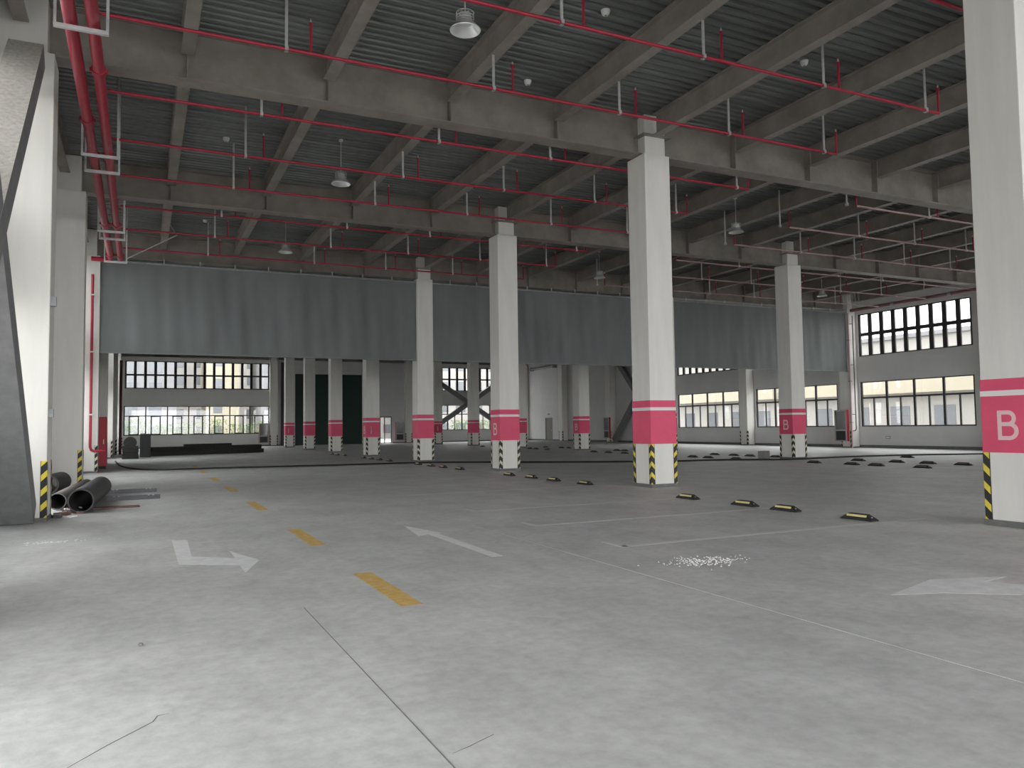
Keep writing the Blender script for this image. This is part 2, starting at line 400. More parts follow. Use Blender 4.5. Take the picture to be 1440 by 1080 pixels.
def guards(root, x0, x1, y0, y1, which=(0, 1, 2, 3), z=.085, cm='chevron'):
    cs = [((x0, y0), 0), ((x1, y0), 90), ((x1, y1), 180), ((x0, y1), 270)]
    e = .008
    for k in which:
        (x, y), a = cs[k]
        ex = -e if x == x0 else e; ey = -e if y == y0 else e
        if cm not in GUARD: o = guard_mesh().build('corner_guard', M[cm]); GUARD[cm] = o
        else: o = GUARD[cm].copy(); COL.objects.link(o)
        o['label'] = 'black and yellow chevron corner guard' if cm == 'chevron' else 'black and pale chevron corner guard'
        o.parent = root; o.location = (x + ex, y + ey, z); o.rotation_euler = (0, 0, math.radians(a))
def banded_column(x, y, label, faces='l', first=[None]):
    """x, y is the centre of the foot"""
    r = thing('concrete_column', label, 'column', (x, y, 0), group='red banded white columns'); h = W / 2
    if first[0] is None:
        mb = MB().box(-h, h, -h, h, .085, ZG - .02); sh = mb.build('shaft', M['white'], r, bevel=.012)
        hd = MB().box(-.31, .31, -.31, .31, ZG - .02, ZD - .005).build('column_head', M['white'], r, bevel=.02)
        mb = MB()
        for (a, b, c, d) in ((-.43, .43, -.43, -.31), (-.43, .43, .31, .43), (-.43, -.31, -.31, .31), (.31, .43, -.31, .31)): mb.box(a, b, c, d, ZB - .01, ZB + .02)
        st = mb.build('stiffener_plate', M['steel'], r)
        mb = MB().box(-h - .02, h + .02, -h - .02, h + .02, 0, .085); kb = mb.build('plinth', M['kerb'], r)
        o = .005; mb = MB()
        def ring(z0, z1, o):
            mb2 = MB()
            mb2.box(-h - o, h + o, -h - o, -h, z0, z1); mb2.box(-h - o, h + o, h, h + o, z0, z1)
            mb2.box(-h - o, -h, -h, h, z0, z1); mb2.box(h, h + o, -h, h, z0, z1); return mb2
        rb = ring(1.075, 2.157, .005).build('red_band', M['red'], r); rb['label'] = 'red painted band'
        ws = ring(1.905, 1.985, .009).build('white_stripe', M['bandwhite'], r); ws['label'] = 'thin white stripe across the red band'
        stubs = []
        for a, b in ((-.44, -.30), (.30, .44)):
            mb = MB(); mb.box(a, b, -.225, .225, ZG, ZG + .025); mb.box(a, b, -.225, .225, ZD - .035, ZD - .01); mb.box(a, b, -.01, .01, ZG + .025, ZD - .035)
            stubs.append(mb.build('girder_stub', M['steel'], r))
        first[0] = (sh, hd, st, kb, rb, ws, *stubs)
    else:
        for p in first[0]:
            c = p.copy(); COL.objects.link(c); c.parent = r
    guards(r, -h, h, -h, h, cm='chevron' if y < 20 else 'chevronpale')
    for f in faces:
        if not LET: o = letter_b(.43, .30, .058).build('letter_b', M['letter']); LET.append(o)
        else: o = LET[0].copy(); COL.objects.link(o)
        o.parent = r; o['label'] = 'pale outlined letter B'
        if f == 'l': o.location = (-h - .005, .145, 1.26); o.rotation_euler = (0, 0, -math.pi / 2)
        else: o.location = (-.15, -h - .005, 1.26)
    return r
A_lab = {1: ('white red banded column nearest the camera, large letter B on its band', 'l'),
         2: ('white column with plain red band, second of the centre row', ''),
         3: ('white red banded column third of the centre row, narrow B on its left face', 'l'),
         4: ('white red banded column fourth of the centre row, standing in the smoke curtain line', ''),
         5: ('white red banded column fifth of the centre row, B on two faces, by glass door', 'lf'),
         6: ('white red banded column sixth of the centre row, before the green door', ''),
         7: ('white red banded column seventh of the centre row, left of the sixth', ''),
         8: ('white red banded column eighth and last of the centre row, beside the far windows', 'f')}
for k, (lb, fc) in A_lab.items(): banded_column(XA, RC(k), lb, fc)
B_lab = {2: ('white red banded column of the right row hidden behind the nearest column', ''),
         3: ('white red banded column of the right row in front of the right windows', 'l'),
         4: ('white red banded column of the right row where two smoke curtain panels meet', ''),
         5: ('white red banded right row column left of the dark wall brace', 'l'),
         6: ('white red banded column half hidden behind the third centre row column', ''),
         7: ('white red banded column standing before the crossing of the far wall brace', ''),
         8: ('white red banded right row column left of the far cross brace', 'f')}
for k, (lb, fc) in B_lab.items(): banded_column(XB + (.3 if k == 2 else 0), RC(k), lb, fc)

def wall_column(x, y, wx, wy, label, which, group, boxes=()):
    r = thing('wall_column', label, 'column', (x, y, 0), group=group)
    a, b = wx / 2, wy / 2
    MB().box(-a, a, -b, b, .07, ZG - .02).build('shaft', M['white'], r, bevel=.012)
    MB().box(-a + .12, a - .12, -b + .08, b - .08, ZG - .02, ZD - .005).build('column_head', M['white'], r, bevel=.02)
    MB().box(-a - .015, a + .015, -b - .015, b + .015, 0, .07).build('plinth', M['kerb'], r)
    guards(r, -a, a, -b, b, which, .07, 'chevron' if y < 30 else 'chevronpale')
    for (px, py, pz, s) in boxes:
        MB().box(px - s, px + s, py - s, py + s, pz - s * 1.4, pz + s * 1.4).build('junction_box', M['grey'], r)
    return r
LL = {1: 'white left side column nearest the camera at the foot of the brace', 2: 'tall white left side column behind the dark diagonal brace, chevron strip on its foot',
      3: 'white left side column beside the pile of tubes', 4: 'white left side column carrying the red riser pipe', 5: 'narrow white left side column behind the red cabinet',
      6: 'white left side column in shade behind the smoke curtain, beside the black stack', 7: 'second white left side column beyond the black stack', 8: 'far white left side column near the far windows', 9: 'white corner column at the left end of the far windows'}
for k, lb in LL.items():
    bx = ()
    if k == 2: bx = ((LW / 2 + .03, -.3, 3.9, .06), (LW / 2 + .03, -.3, 1.9, .05))
    wall_column(XL, RC(k) if k < 9 else FAR - .3, LW, W if k < 9 else .55, lb, (1, 2), 'left side columns', bx)
RL = {2: 'white right wall column hidden behind the nearest B column', 3: 'white right wall column between window bays, behind the nearest B column', 4: 'white right wall column where the smoke curtain ends, with fire cabinet',
      5: 'white right wall column between two window bays beyond the curtain', 6: 'white right wall column at the near end of the dark cross brace', 7: 'white right wall column at the far end of the dark cross brace',
      8: 'white right wall column beside the bright cream wall', 9: 'white corner column where right and far walls meet'}
for k, lb in RL.items():
    wall_column(38.9 + .33, RC(k) if k < 9 else FAR - .3, .66, W if k < 9 else .55, lb, (0, 3), 'right wall columns')
wall_column(XA, FAR - .23, .75, .4, 'white pilaster at the right end of the far left windows', (0, 1), 'far wall pilasters')
wall_column(XB, FAR - .23, .75, .4, 'white pilaster at the left end of the far right windows', (0, 1), 'far wall pilasters')

o = MB().box(-.17, .17, -.12, 0, 0, 8.2).build('cable_duct', M['frame'], None); o.location = (12.66, FAR - .001, 0)
tag(o, 'dark vertical cable duct on the far wall beside the last centre column', 'duct')

# ---------------------------------------------------------------- girders and beams
COLX = [XL, XA, XB, XR]
BAYN = ['left wall and the centre columns', 'centre columns and the right columns', 'right columns and the right wall']
BX = []
for i in range(3):
    a, b = COLX[i], COLX[i + 1]
    BX += [a + (b - a) * k / 5 for k in range(5)]
BX.append(XR)
def ibeam_x(mb, x0, x1, y, z0, z1, fl_, tw=.02, tf=.025):
    mb.box(x0, x1, y - fl_ / 2, y + fl_ / 2, z0, z0 + tf); mb.box(x0, x1, y - fl_ / 2, y + fl_ / 2, z1 - tf, z1); mb.box(x0, x1, y - tw / 2, y + tw / 2, z0 + tf, z1 - tf)
def ibeam_y(mb, x, y0, y1, z0, z1, fl_, tw=.014, tf=.018):
    mb.box(x - fl_ / 2, x + fl_ / 2, y0, y1, z0, z0 + tf); mb.box(x - fl_ / 2, x + fl_ / 2, y0, y1, z1 - tf, z1); mb.box(x - tw / 2, x + tw / 2, y0, y1, z0 + tf, z1 - tf)
for r in range(1, 10):
    y = RC(r) if r < 9 else FAR - .28
    for i in range(3):
        sh = [0, 0, .3 if r == 2 else 0, 0]
        x0, x1 = COLX[i] + sh[i] + (.41 if i == 0 else .442), COLX[i + 1] + sh[i + 1] - (.32 if i == 2 else .442)
        mb = MB(); ibeam_x(mb, x0, x1, y, ZG, ZD - .01, .45)
        o = mb.build('roof_girder', M['steel'])
        tag(o, 'deep grey steel girder over the %s column line, between %s' % (ORD[r], BAYN[i]), 'girder', 'roof girders')
        if r <= 4:
            for k in range(1, 5):
                xs = COLX[i] + (COLX[i + 1] - COLX[i]) * k / 5
                MB().box(xs - .012, xs + .012, y - .2, y + .2, ZG + .026, ZD - .04).build('web_stiffener', M['steel'], o)
for r in range(0, 4):
    y0, y1 = (YB if r == 0 else RC(r)), RC(r + 1)
    for i, x in enumerate(BX):
        a, b = y0 + .24, y1 - .24
        if i % 5 == 0: a, b = y0 + .40, y1 - .40
        if i % 5 == 0 and r == 0: a = y0 + .3
        mb = MB(); ibeam_y(mb, x, a, b, ZB, ZD - .01, .25)
        o = mb.build('roof_beam', M['steel'])
        bay = ['over the camera', 'between first and second column lines', 'between second and third column lines', 'just before the smoke curtain'][r]
        tag(o, 'grey roof beam, %s from the left wall, %s' % (ORD[i + 1], bay), 'beam', 'roof beams')

# ---------------------------------------------------------------- cross braces
def brace(name_label, pts, P, lo, hi, m, wd=.42):
    """two crossing box members in a wall plane; P maps (u, v) to x, y; lo, hi = depth range"""
    r = thing('cross_brace', name_label, 'brace')
    (ua, za), (ub, zb) = pts
    for k, (p, q) in enumerate((((ua, za), (ub, zb)), ((ua, zb), (ub, za)))):
        d = Vector((q[0] - p[0], q[1] - p[1])); d.normalize(); nrm = Vector((-d.y, d.x)) * wd / 2
        corners = [Vector(p) + nrm, Vector(p) - nrm, Vector(q) - nrm, Vector(q) + nrm]
        l2, h2 = (lo, hi) if k == 0 else (lo + .004, hi - .004)
        vs = [(*P(c.x, l2), c.y) for c in corners] + [(*P(c.x, h2), c.y) for c in corners]
        mbr = MB().add(vs, [(0, 1, 2, 3), (7, 6, 5, 4), (0, 4, 5, 1), (1, 5, 6, 2), (2, 6, 7, 3), (3, 7, 4, 0)])
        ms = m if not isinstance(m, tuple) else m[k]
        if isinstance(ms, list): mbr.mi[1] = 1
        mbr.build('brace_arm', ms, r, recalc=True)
    return r
brace('heavy grey diagonal cross brace at the left edge, framing the tall white column', ((7.69, .16), (15.76, 8.25)), lambda u, v: (v, u), -2.15, -1.62, ([M['beige'], M['brace']], M['brace']))  # first arm speckled beige with dark grey inner face, second arm dark grey
brace('dark grey diagonal cross brace against the blank right wall', ((ROW(6) + W + .2, .18), (ROW(7) - .2, 8.2)), lambda u, v: (v, u), 39.05, 39.4, M['brace'], .5)
brace('grey diagonal cross brace in front of the far right windows', ((26.2, .2), (38.55, 8.15)), lambda u, v: (u, v), FAR - .5, FAR - .15, M['brace'], .5)

# ---------------------------------------------------------------- sprinkler pipes
ZP = 8.2
YP = [4.9, 7.9, 10.9, 13.65, 16.76, 19.52, 22.25, 25.72, 28.2, 31.2]
STUBL = [2.65, 6.62, 9.56, 12.54, 15.53]
def near_beam(x, d=-1): return x
def branch(y, x0, x1, stubs, label, group, pm='pipe'):
    ZP = 8.31 if y == 25.72 else 8.2
    r = thing('sprinkler_pipe', label, 'pipe', (x0, y, ZP), group=group)
    MB().tube([(0, 0, 0), (x1 - x0, 0, 0)], .03, 10).build('pipe', M[pm], r, smooth=True)
    for s in stubs:
        mb = MB().tube([(s - x0, 0, 0), (s - x0, 0, .50)], .022, 8); mb.tube([(s - x0, 0, .50), (s - x0, 0, .56)], .03, 8)
        st = mb.build('sprinkler_riser', M['pipe'], r, smooth=True)
        MB().tube([(s - x0, 0, .56), (s - x0, 0, .63)], [.02, .012], 8).build('sprinkler_head', M['galv'], st, smooth=True)
        hx = s - x0 - .42
        bi = min(range(len(BX)), key=lambda i: abs(BX[i] - (hx + x0)))
        top = ZB - ZP if abs(BX[bi] - (hx + x0)) < .165 else ZD - ZP
        mb = MB().box(hx - .025, hx + .025, -.012, .012, -.03, top)
        mb.box(hx - .03, hx + .03, -.045, .045, -.045, -.03); mb.box(hx - .03, hx + .03, -.045, -.035, -.045, .04); mb.box(hx - .03, hx + .03, .035, .045, -.045, .04)
        mb.build('hanger', M['galv'], r)
    return r
wherel = {0: 'above the camera', 1: 'over the nearest B column', 2: 'in the middle of the nearest roof bay', 3: 'just in front of the first full girder', 4: 'just behind the first full girder', 5: 'midway along the second roof bay', 6: 'just in front of the second girder', 7: 'just behind the second girder', 8: 'midway along the third roof bay', 9: 'just above the smoke curtain front'}
for i, y in enumerate(YP):
    branch(y, -.62, 15.53, STUBL, 'thin red sprinkler pipe from the left main, %s' % wherel[i], 'red sprinkler branch pipes')
STR = [19.85, 23.6, 26.55, 29.5, 32.45, 35.4]
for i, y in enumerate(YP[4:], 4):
    branch(y, 19.85, 38.4, STR, 'thin sprinkler pipe running to the right wall, %s' % wherel[i], 'right side sprinkler pipes', 'pipelit')
# two mains on the left with their brackets
ZM = 7.62
def coupling(mb, x, y, z, r): mb.tube([(x, y - .09, z), (x, y + .09, z)], r, 16)
for x, rad, lab, ymax in ((-1.0, .095, 'thick red main pipe nearer the left wall', 30.4), (-.70, .09, 'thick red main pipe on the inner side of the pair', 30.4)):
    r = thing('fire_main_pipe', lab, 'pipe', (x, 0, ZM), group='left main pipes')
    MB().tube([(0, YB, 0), (0, ymax, 0)], rad, 18).build('pipe', M['pipe'], r, smooth=True)
    for y in (5.2, 11.0 + (.3 if x > -.9 else 0), 14.0 + (.5 if x > -.9 else 2.9), 19.0, 25.3, 29.7):
        mb = MB(); coupling(mb, 0, y, 0, rad + .022); mb.box(-rad - .05, -rad, y - .03, y + .03, -.03, .03); mb.box(rad, rad + .05, y - .03, y + .03, -.03, .03)
        mb.build('coupling', M['pipe'], r, smooth=True)
    if x > -.9:
        for y in YP: MB().tube([(0, y, 0), (0, y, ZP - ZM), (.1, y, ZP - ZM)], .03, 8).build('outlet', M['pipe'], r, smooth=True)
    else:
        MB().tube([(0, ymax, 0), (0, ymax + .12, 0), (-.05, ymax + .2, 0), (-.2, ymax + .22, 0), (-.62, ymax + .22, 0)], .08, 14).build('elbow', M['pipe'], r, smooth=True)
blab = {6.5: 'grey pipe bracket over the camera', 12.75: 'grey trapeze bracket at the top left corner of the picture', 18.6: 'grey trapeze bracket, near one of the pair past the first girder', 19.75: 'grey trapeze bracket, far one of the pair past the first girder',
        25.62: 'grey trapeze bracket, near one of the pair past the second girder', 26.6: 'grey trapeze bracket, far one of the pair past the second girder', 30.2: 'grey trapeze bracket at the end of the red mains'}
for y, lb in blab.items():
    r = thing('pipe_bracket', lb, 'bracket', (-.85, y, ZM - .12), group='pipe brackets')
    MB().box(-.36, .36, -.03, .03, -.06, 0).build('crossbar', M['galv'], r)
    for s in (-.34, .34): MB().box(s - .02, s + .02, -.02, .02, -.03, ZD - ZM + .12).build('drop_rod', M['galv'], r)
r = thing('riser_pipe', 'red riser pipe down the face of the left column to the red cabinet', 'pipe', (-1.72, ROW(4) - .14, 0))
MB().tube([(.0, -.05, 7.62), (0, 0, 7.5), (0, 0, 1.0), (.04, 0, .88), (.12, 0, .84), (.5, 0, .84)], .05, 12).build('pipe', M['pipe'], r, smooth=True)
for z in (2.2, 4.6, 6.8): MB().box(-.08, .08, -.07, .1, z, z + .05).build('pipe_clip', M['galv'], r)
r = thing('seismic_strut', 'slanted grey strut bracing the end of the red mains', 'strut')
mb = MB().tube([(-.5, 30.2, 7.62), (1.1, 30.2, 8.6), (.62, 30.2, 9.4)], .02, 8); mb.build('strut_bar', M['galv'], r)
# right main pipe over the windows, riser in the corner
r = thing('fire_main_pipe', 'long main pipe running above the right wall windows', 'pipe', (38.72, 0, 8.28))
MB().tube([(0, YB, 0), (0, 33.4, 0)], .10, 14).build('pipe', mat('dull_red_grey_pipe', (.24, .12, .13), .5), r, smooth=True)
for y in (4, 9, 12.2, 18, 21.5, 27, 30.5): MB().tube([(0, y - .09, 0), (0, y + .09, 0)], .125, 14).build('coupling', M['grey'], r, smooth=True)
for y in (6, 13, 20, 28.5): MB().box(-.02, .02, y - .02, y + .02, .08, ZD - 8.29).build('drop_rod', M['galv'], r)
r = thing('riser_pipe', 'pale pink riser pipe in the corner beside the right window', 'pipe', (38.84, ROW(4) - .10, 0))
MB().tube([(0, 0, 8.2), (0, 0, 0)], .05, 12).build('pipe', mat('pale_pink_pipe_paint', (.60, .42, .44), .5), r, smooth=True)
for z in (1.5, 4, 6.5): MB().box(-.07, .07, -.06, .08, z, z + .05).build('pipe_clip', M['grey'], r)
r = thing('drain_pipe', 'thin dark pipe hooking under beside the right corner riser', 'pipe', (38.95, ROW(4) - .32, 0))
MB().tube([(0, 0, 8.0), (0, 0, 1.15), (0, .05, 1.05), (0, .2, 1.02), (0, .28, 1.02)], .03, 10).build('pipe', mat('dark_purple_pipe', (.10, .07, .085), .5), r, smooth=True)
for z in (2, 5, 7.5): MB().box(-.03, .03, 0, .319, z, z + .04).build('pipe_clip', M['grey'], r)
r = thing('cable_bundle', 'tangle of grey wire loops under the ceiling in the right corner', 'wire', (37.9, 32.3, 8.475))
for k in range(9):
    a = random.uniform(-.8, .5)
    pts = [(a + .12 * math.sin(t * 1.7 + k), .5 * (k / 9 - .5) + .1 * math.cos(t + k), .95 - .95 * abs(math.sin(t * .8 + k * .6))) for t in [i * .5 for i in range(8)]]
    MB().tube(pts, .011, 6).build('wire', M['galv'], r)
r = thing('riser_pipe', 'dark maroon riser pipe by the far left side columns', 'pipe', (-1.25, 60.2, 0))
MB().tube([(0, 0, 6.5), (0, 0, 0)], .09, 12).build('pipe', mat('dark_maroon_pipe', (.10, .02, .03), .5), r, smooth=True)

# ---------------------------------------------------------------- lamps, detectors
def lamp(x, y, label, first=[None]):
    if first[0] is not None: return dup(first[0], (x, y, 8.2), label)
    r = thing('high_bay_lamp', label, 'lamp', (x, y, 8.2), group='high bay lamps')
    MB().lathe([(.255, 0), (.262, .012), (.25, .03), (.20, .085), (.135, .15), (.115, .165), (.108, .162), (.13, .14), (.19, .075), (.245, .012), (.255, 0)], 36).build('reflector', M['alu'], r, smooth=True)
    MB().lathe([(0, .118), (.09, .118), (.118, .13), (.118, .15), (0, .16)], 36).build('led_disc', M['plastic'], r, smooth=True)
    MB().lathe([(.115, .165), (.12, .20), (.10, .25), (.10, .29), (0, .30)], 28).build('housing', M['alu'], r, smooth=True)
    mb = MB()
    for z in (.19, .24, .30): mb.lathe([(.15, z), (.155, z + .006), (.15, z + .012), (.145, z + .006), (.15, z)], 28)
    for k in range(8):
        a = k * math.pi / 4; mb.tube([(.15 * math.cos(a), .15 * math.sin(a), .165), (.15 * math.cos(a), .15 * math.sin(a), .31), (.04 * math.cos(a), .04 * math.sin(a), .34)], .005, 6)
    mb.build('cage', M['galv'], r)
    MB().tube([(0, 0, .29), (0, 0, ZD - 8.2)], .012, 8).build('hanging_rod', M['galv'], r)
    MB().lathe([(0, ZD - 8.25), (.06, ZD - 8.25), (.06, ZD - 8.2), (0, ZD - 8.2)], 16).build('ceiling_cap', M['plastic'], r)
    first[0] = r; return r
for j, y in enumerate((11.8, 20.8, 29.75)):
    for i, x in enumerate((4.85, 18.66, 32.4)):
        lamp(x, y, 'hanging high bay lamp, %s row from the camera, %s' % (ORD[j + 1], ['left of the centre columns', 'between centre and right columns', 'nearest the right wall'][i]))
def detector(x, y, label):
    r = thing('smoke_detector', label, 'smoke detector', (x, y, ZD), group='smoke detectors')
    MB().lathe([(0, -.10), (.05, -.10), (.075, -.07), (.085, -.03), (.09, -.015), (.09, 0), (0, 0)], 20).build('detector_head', M['plastic'], r, smooth=True)
    MB().lathe([(0, -.115), (.02, -.115), (.025, -.10), (0, -.10)], 12).build('sensor_tip', M['grey'], r)

# ---------------------------------------------------------------- smoke curtain across the fourth column line
def curtain(x0, x1, label):
    r = thing('smoke_curtain', label, 'curtain', (x0, RC(4), 4.65), group='smoke curtain panels')
    L = x1 - x0; nx, nz = int(L * 9), 12; h = 3.60
    rnd = random.Random(int(x0 * 10)); ph = [rnd.uniform(0, 6.28) for _ in range(8)]
    def off(x, z):
        t = z / h; a = math.sin(math.pi * min(1, max(0, x / L))) ** .3
        s = .035 * math.sin(2.3 * x + ph[0] + .9 * t) + .025 * math.sin(5.1 * x + ph[1] - 1.5 * t) + .018 * math.sin(9.7 * x + ph[2] + 2.5 * t) + .02 * math.sin(1.1 * x + ph[3] + 3 * t) * math.sin(3 * t)
        return s * a * (.35 + .65 * math.sin(math.pi * (.15 + .8 * t)))
    vs = []; fs = []
    for side in (0, 1):
        for i in range(nx + 1):
            for k in range(nz + 1):
                x, z = L * i / nx, h * k / nz; vs.append((x, off(x, z) - .26 + (.006 if side else 0), z))
    st = nz + 1; N = (nx + 1) * st
    for i in range(nx):
        for k in range(nz):
            a = i * st + k; fs.append((a, a + st, a + st + 1, a + 1)); fs.append((N + a, N + a + 1, N + a + st + 1, N + a + st))
    for i in range(nx):
        a = i * st; fs.append((a, N + a, N + a + st, a + st)); a += nz; fs.append((a, a + st, N + a + st, N + a))
    for k in range(nz):
        fs.append((k, k + 1, N + k + 1, N + k)); a = nx * st + k; fs.append((a, N + a, N + a + 1, a + 1))
    MB().add(vs, fs).build('curtain_fabric', M['curtain'], r, smooth=True)
    MB().box(0, L, -.285, -.23, -.03, .03).build('bottom_bar', mat('curtain_bar_' + str(int(x0)), (.20, .22, .22), .5), r, bevel=.006)
    MB().box(0, L, -.30, -.20, 3.56, 3.63).build('top_rail', M['grey'], r, bevel=.006)
    k = 0; x = .9
    while x < L:
        MB().box(x - .02, x + .02, -.29, -.25, 3.63, 3.80).build('hook', M['galv'], r); x += 1.35; k += 1
curtain(-1.47, XA - W / 2 - .01, 'grey smoke curtain panel hanging between the left wall and the centre column')
curtain(XA + W / 2 + .01, XB - W / 2 - .01, 'dark grey smoke curtain panel between the centre and right column rows')
curtain(XB + W / 2 + .01, 38.88, 'grey smoke curtain panel reaching the right wall beside the windows')

# ---------------------------------------------------------------- wheel stops
def stop_proto(label, cat='wheel stop'):
    r = thing('wheel_stop', label, cat, (0, 0, 0), group='black rubber wheel stops')
    L, wd, h = .30, .085, .10
    vs = [(-wd, -L, 0), (wd, -L, 0), (wd, L, 0), (-wd, L, 0), (-wd * .45, -L + .13, h), (wd * .45, -L + .13, h), (wd * .45, L - .13, h), (-wd * .45, L - .13, h),
          (-wd, -L, .02), (wd, -L, .02), (wd, L, .02), (-wd, L, .02)]
    MB().add(vs, [(3, 2, 1, 0), (4, 5, 6, 7), (0, 1, 9, 8), (1, 2, 10, 9), (2, 3, 11, 10), (3, 0, 8, 11), (8, 9, 5, 4), (9, 10, 6, 5), (10, 11, 7, 6), (11, 8, 4, 7)]).build('rubber_block', M['rubber'], r, bevel=.006)
    for s in (-1, 1):
        # reflector lies on the sloping flank
        vs = []
        for yy in (-.19, .19):
            for t in (.42, .80):
                x = wd + (wd * .45 - wd) * t; z = .02 + (h - .02) * t
                for e in (0, .004): vs.append((s * (x + e * .86), yy, z + e * .5))
        o = MB().add(vs, [(0, 1, 3, 2), (4, 6, 7, 5), (1, 5, 7, 3), (0, 2, 6, 4), (0, 4, 5, 1), (2, 3, 7, 6)]).build('reflector_strip', M['strip'], r, recalc=True)
        o['label'] = 'yellow reflective strip'
    for s in (-.235, .235):
        MB().lathe([(.018, -.01), (.018, .012), (0, .012)], 12, (0, s, .048)).build('anchor_bolt', M['galv'], r)
    return r
stops = []
bayA = ['beside the nearest centre column', 'before the second centre column', 'between second and third centre columns', 'between third and fourth centre columns', 'behind the fourth centre column', 'by the fifth centre column']
for (x, ys, wh) in ((10.33, (8.9, 10.47, 11.5, 13.2), 'between first and second centre row columns'),
                    (10.6, (17.82, 19.55, 20.95, 22.5), 'between second and third centre row columns'),
                    (10.6, (26.75, 28.5, 29.9, 31.5), 'between third and fourth centre row columns'),
                    (10.6, (35.7, 37.4, 38.9, 40.4), 'between fourth and fifth centre row columns'),
                    (10.6, (44.7, 46.4, 47.9), 'between fifth and sixth centre row columns')):
    for k, y in enumerate(ys): stops.append((x, y, 'black yellow striped wheel stop, %s nearest %s' % (ORD[k + 1], wh)))
for (x, ys, wh) in ((23.4, (17.55, 19.35, 20.4, 22.15), 'left of the right column row, second bay'),
                    (25.9, (17.85, 19.2, 20.5, 22.25), 'right of the right column row, second bay'),
                    (23.4, (26.5, 28.35, 29.45), 'left of the right row, past its B column'),
                    (26.0, (26.85, 28.5, 29.6, 31.0), 'right of the right row, past its B column'),
                    (23.9, (35.9, 37.55, 39.1), 'left of the right row, beyond the curtain'),
                    (26.3, (36.6, 39.5, 40.35), 'right of the right row, beyond the curtain'),
                    (24.4, (45.8, 47.45, 48.4, 56.7), 'left of the right row, deep beyond the curtain'),
                    (26.8, (47.1, 48.2, 50.6), 'right of the right row, deep beyond the curtain')):
    for k, y in enumerate(ys): stops.append((x, y, 'black wheel stop, %s nearest %s' % (ORD[k + 1], wh)))
stops.append((29.6, 22.9, 'lone black rubber wheel stop out to the right, past the back to back rows'))
P0 = None; P1 = None
for x, y, lb in stops:
    if x > 20:
        if P1 is None:
            P1 = dup(P0, (x, y, 0), lb)
            for c in P1.children:
                if c.name.startswith('reflector_strip'):
                    c.data = c.data.copy(); c.data.materials[0] = M['dullstrip']; c['label'] = 'reflective strip coloured dark as if unlit'
        else: dup(P1, (x, y, 0), lb)
        continue
    if P0 is None: P0 = stop_proto(lb); P0.location = (x, y, 0)
    else: dup(P0, (x, y, 0), lb)

# ---------------------------------------------------------------- hose along the floor
def catmull(p, k=8):
    out = []; p = [Vector(q) for q in p]
    for i in range(len(p) - 1):
        a, b, c, d = p[max(i - 1, 0)], p[i], p[i + 1], p[min(i + 2, len(p) - 1)]
        for j in range(k):
            t = j / k; out.append(.5 * ((2 * b) + (c - a) * t + (2 * a - 5 * b + 4 * c - d) * t * t + (3 * b - a - 3 * c + d) * t ** 3))
    out.append(p[-1]); return out
hp = [(-1.15, 45.5), (-.95, 41.5), (-.72, 38.5), (-.2, 35.6), (.85, 34.1), (3.55, 33.7), (7.8, 32.9), (10.5, 32.7), (12.46, 31.9), (15.57, 29.2), (19.3, 26.6), (22, 26.0), (24.2, 24.6), (26, 24.5), (28.25, 24.6), (31.1, 24.2), (33.95, 23.0), (38.0, 21.5)]
o = MB().tube([(q.x, q.y, .04) for q in catmull([(a, b, 0) for a, b in hp])], .036, 8).build('hose', M['rubber'], None, smooth=True)
tag(o, 'long black hose snaking across the grey floor under the curtain', 'hose')
o = MB().box(-.22, .22, -.16, .16, 0, .34).build('concrete_block', M['card'], None, bevel=.015); o.location = (24.6, 26.1, 0); o.rotation_euler = (0, 0, .3)
tag(o, 'small grey block on the floor beside the hose and wheel stops', 'block')

# ---------------------------------------------------------------- fire cabinets
r = thing('hydrant_cabinet', 'tall red fire cabinet on the floor beside the left riser pipe', 'cabinet', (-1.58, 37.6, 0))
MB().box(-.28, .28, -.22, .22, .12, 2.2).build('body', M['cabred'], r, bevel=.01)
MB().box(-.26, .26, -.20, .20, 0, .12).build('plinth', M['black'], r)
o = MB().box(-.24, .24, -.24, -.22, .18, 2.14).build('door', M['cabred'], r, bevel=.005); MB().box(.16, .19, -.27, -.24, 1.05, 1.25).build('handle', M['galv'], o)
o = MB().box(.28, .30, -.19, .19, .18, 2.14).build('side_panel', M['cabred'], r, bevel=.005)
def fire_cab(loc, rz, label):
    r = thing('fire_cabinet', label, 'cabinet', loc, rz, 'glazed fire cabinets')
    MB().box(-.45, .45, -.18, 0, 0, 1.9).build('body', M['cabred'], r, bevel=.006)
    mb = MB()
    for (a, b, c, d) in ((-.45, -.36, 0, 1.9), (.36, .45, 0, 1.9), (-.36, .36, 1.82, 1.9), (-.36, .36, .62, .72), (-.36, .36, 0, .06)): mb.box(a, b, -.205, -.18, c, d)
    dr = mb.build('door_frame', mat('pale_cabinet_frame', (.42, .42, .40), .5), r)
    MB().box(-.36, .36, -.19, -.182, .72, 1.82).build('door_glass', mat('cabinet_glass', (.10, .105, .10), .15, spec=.8), dr)
    MB().box(-.36, .36, -.19, -.182, .06, .62).build('lower_panel', M['black'], r)
    MB().box(.37, .39, -.225, -.205, 1.1, 1.3).build('handle', M['galv'], r)
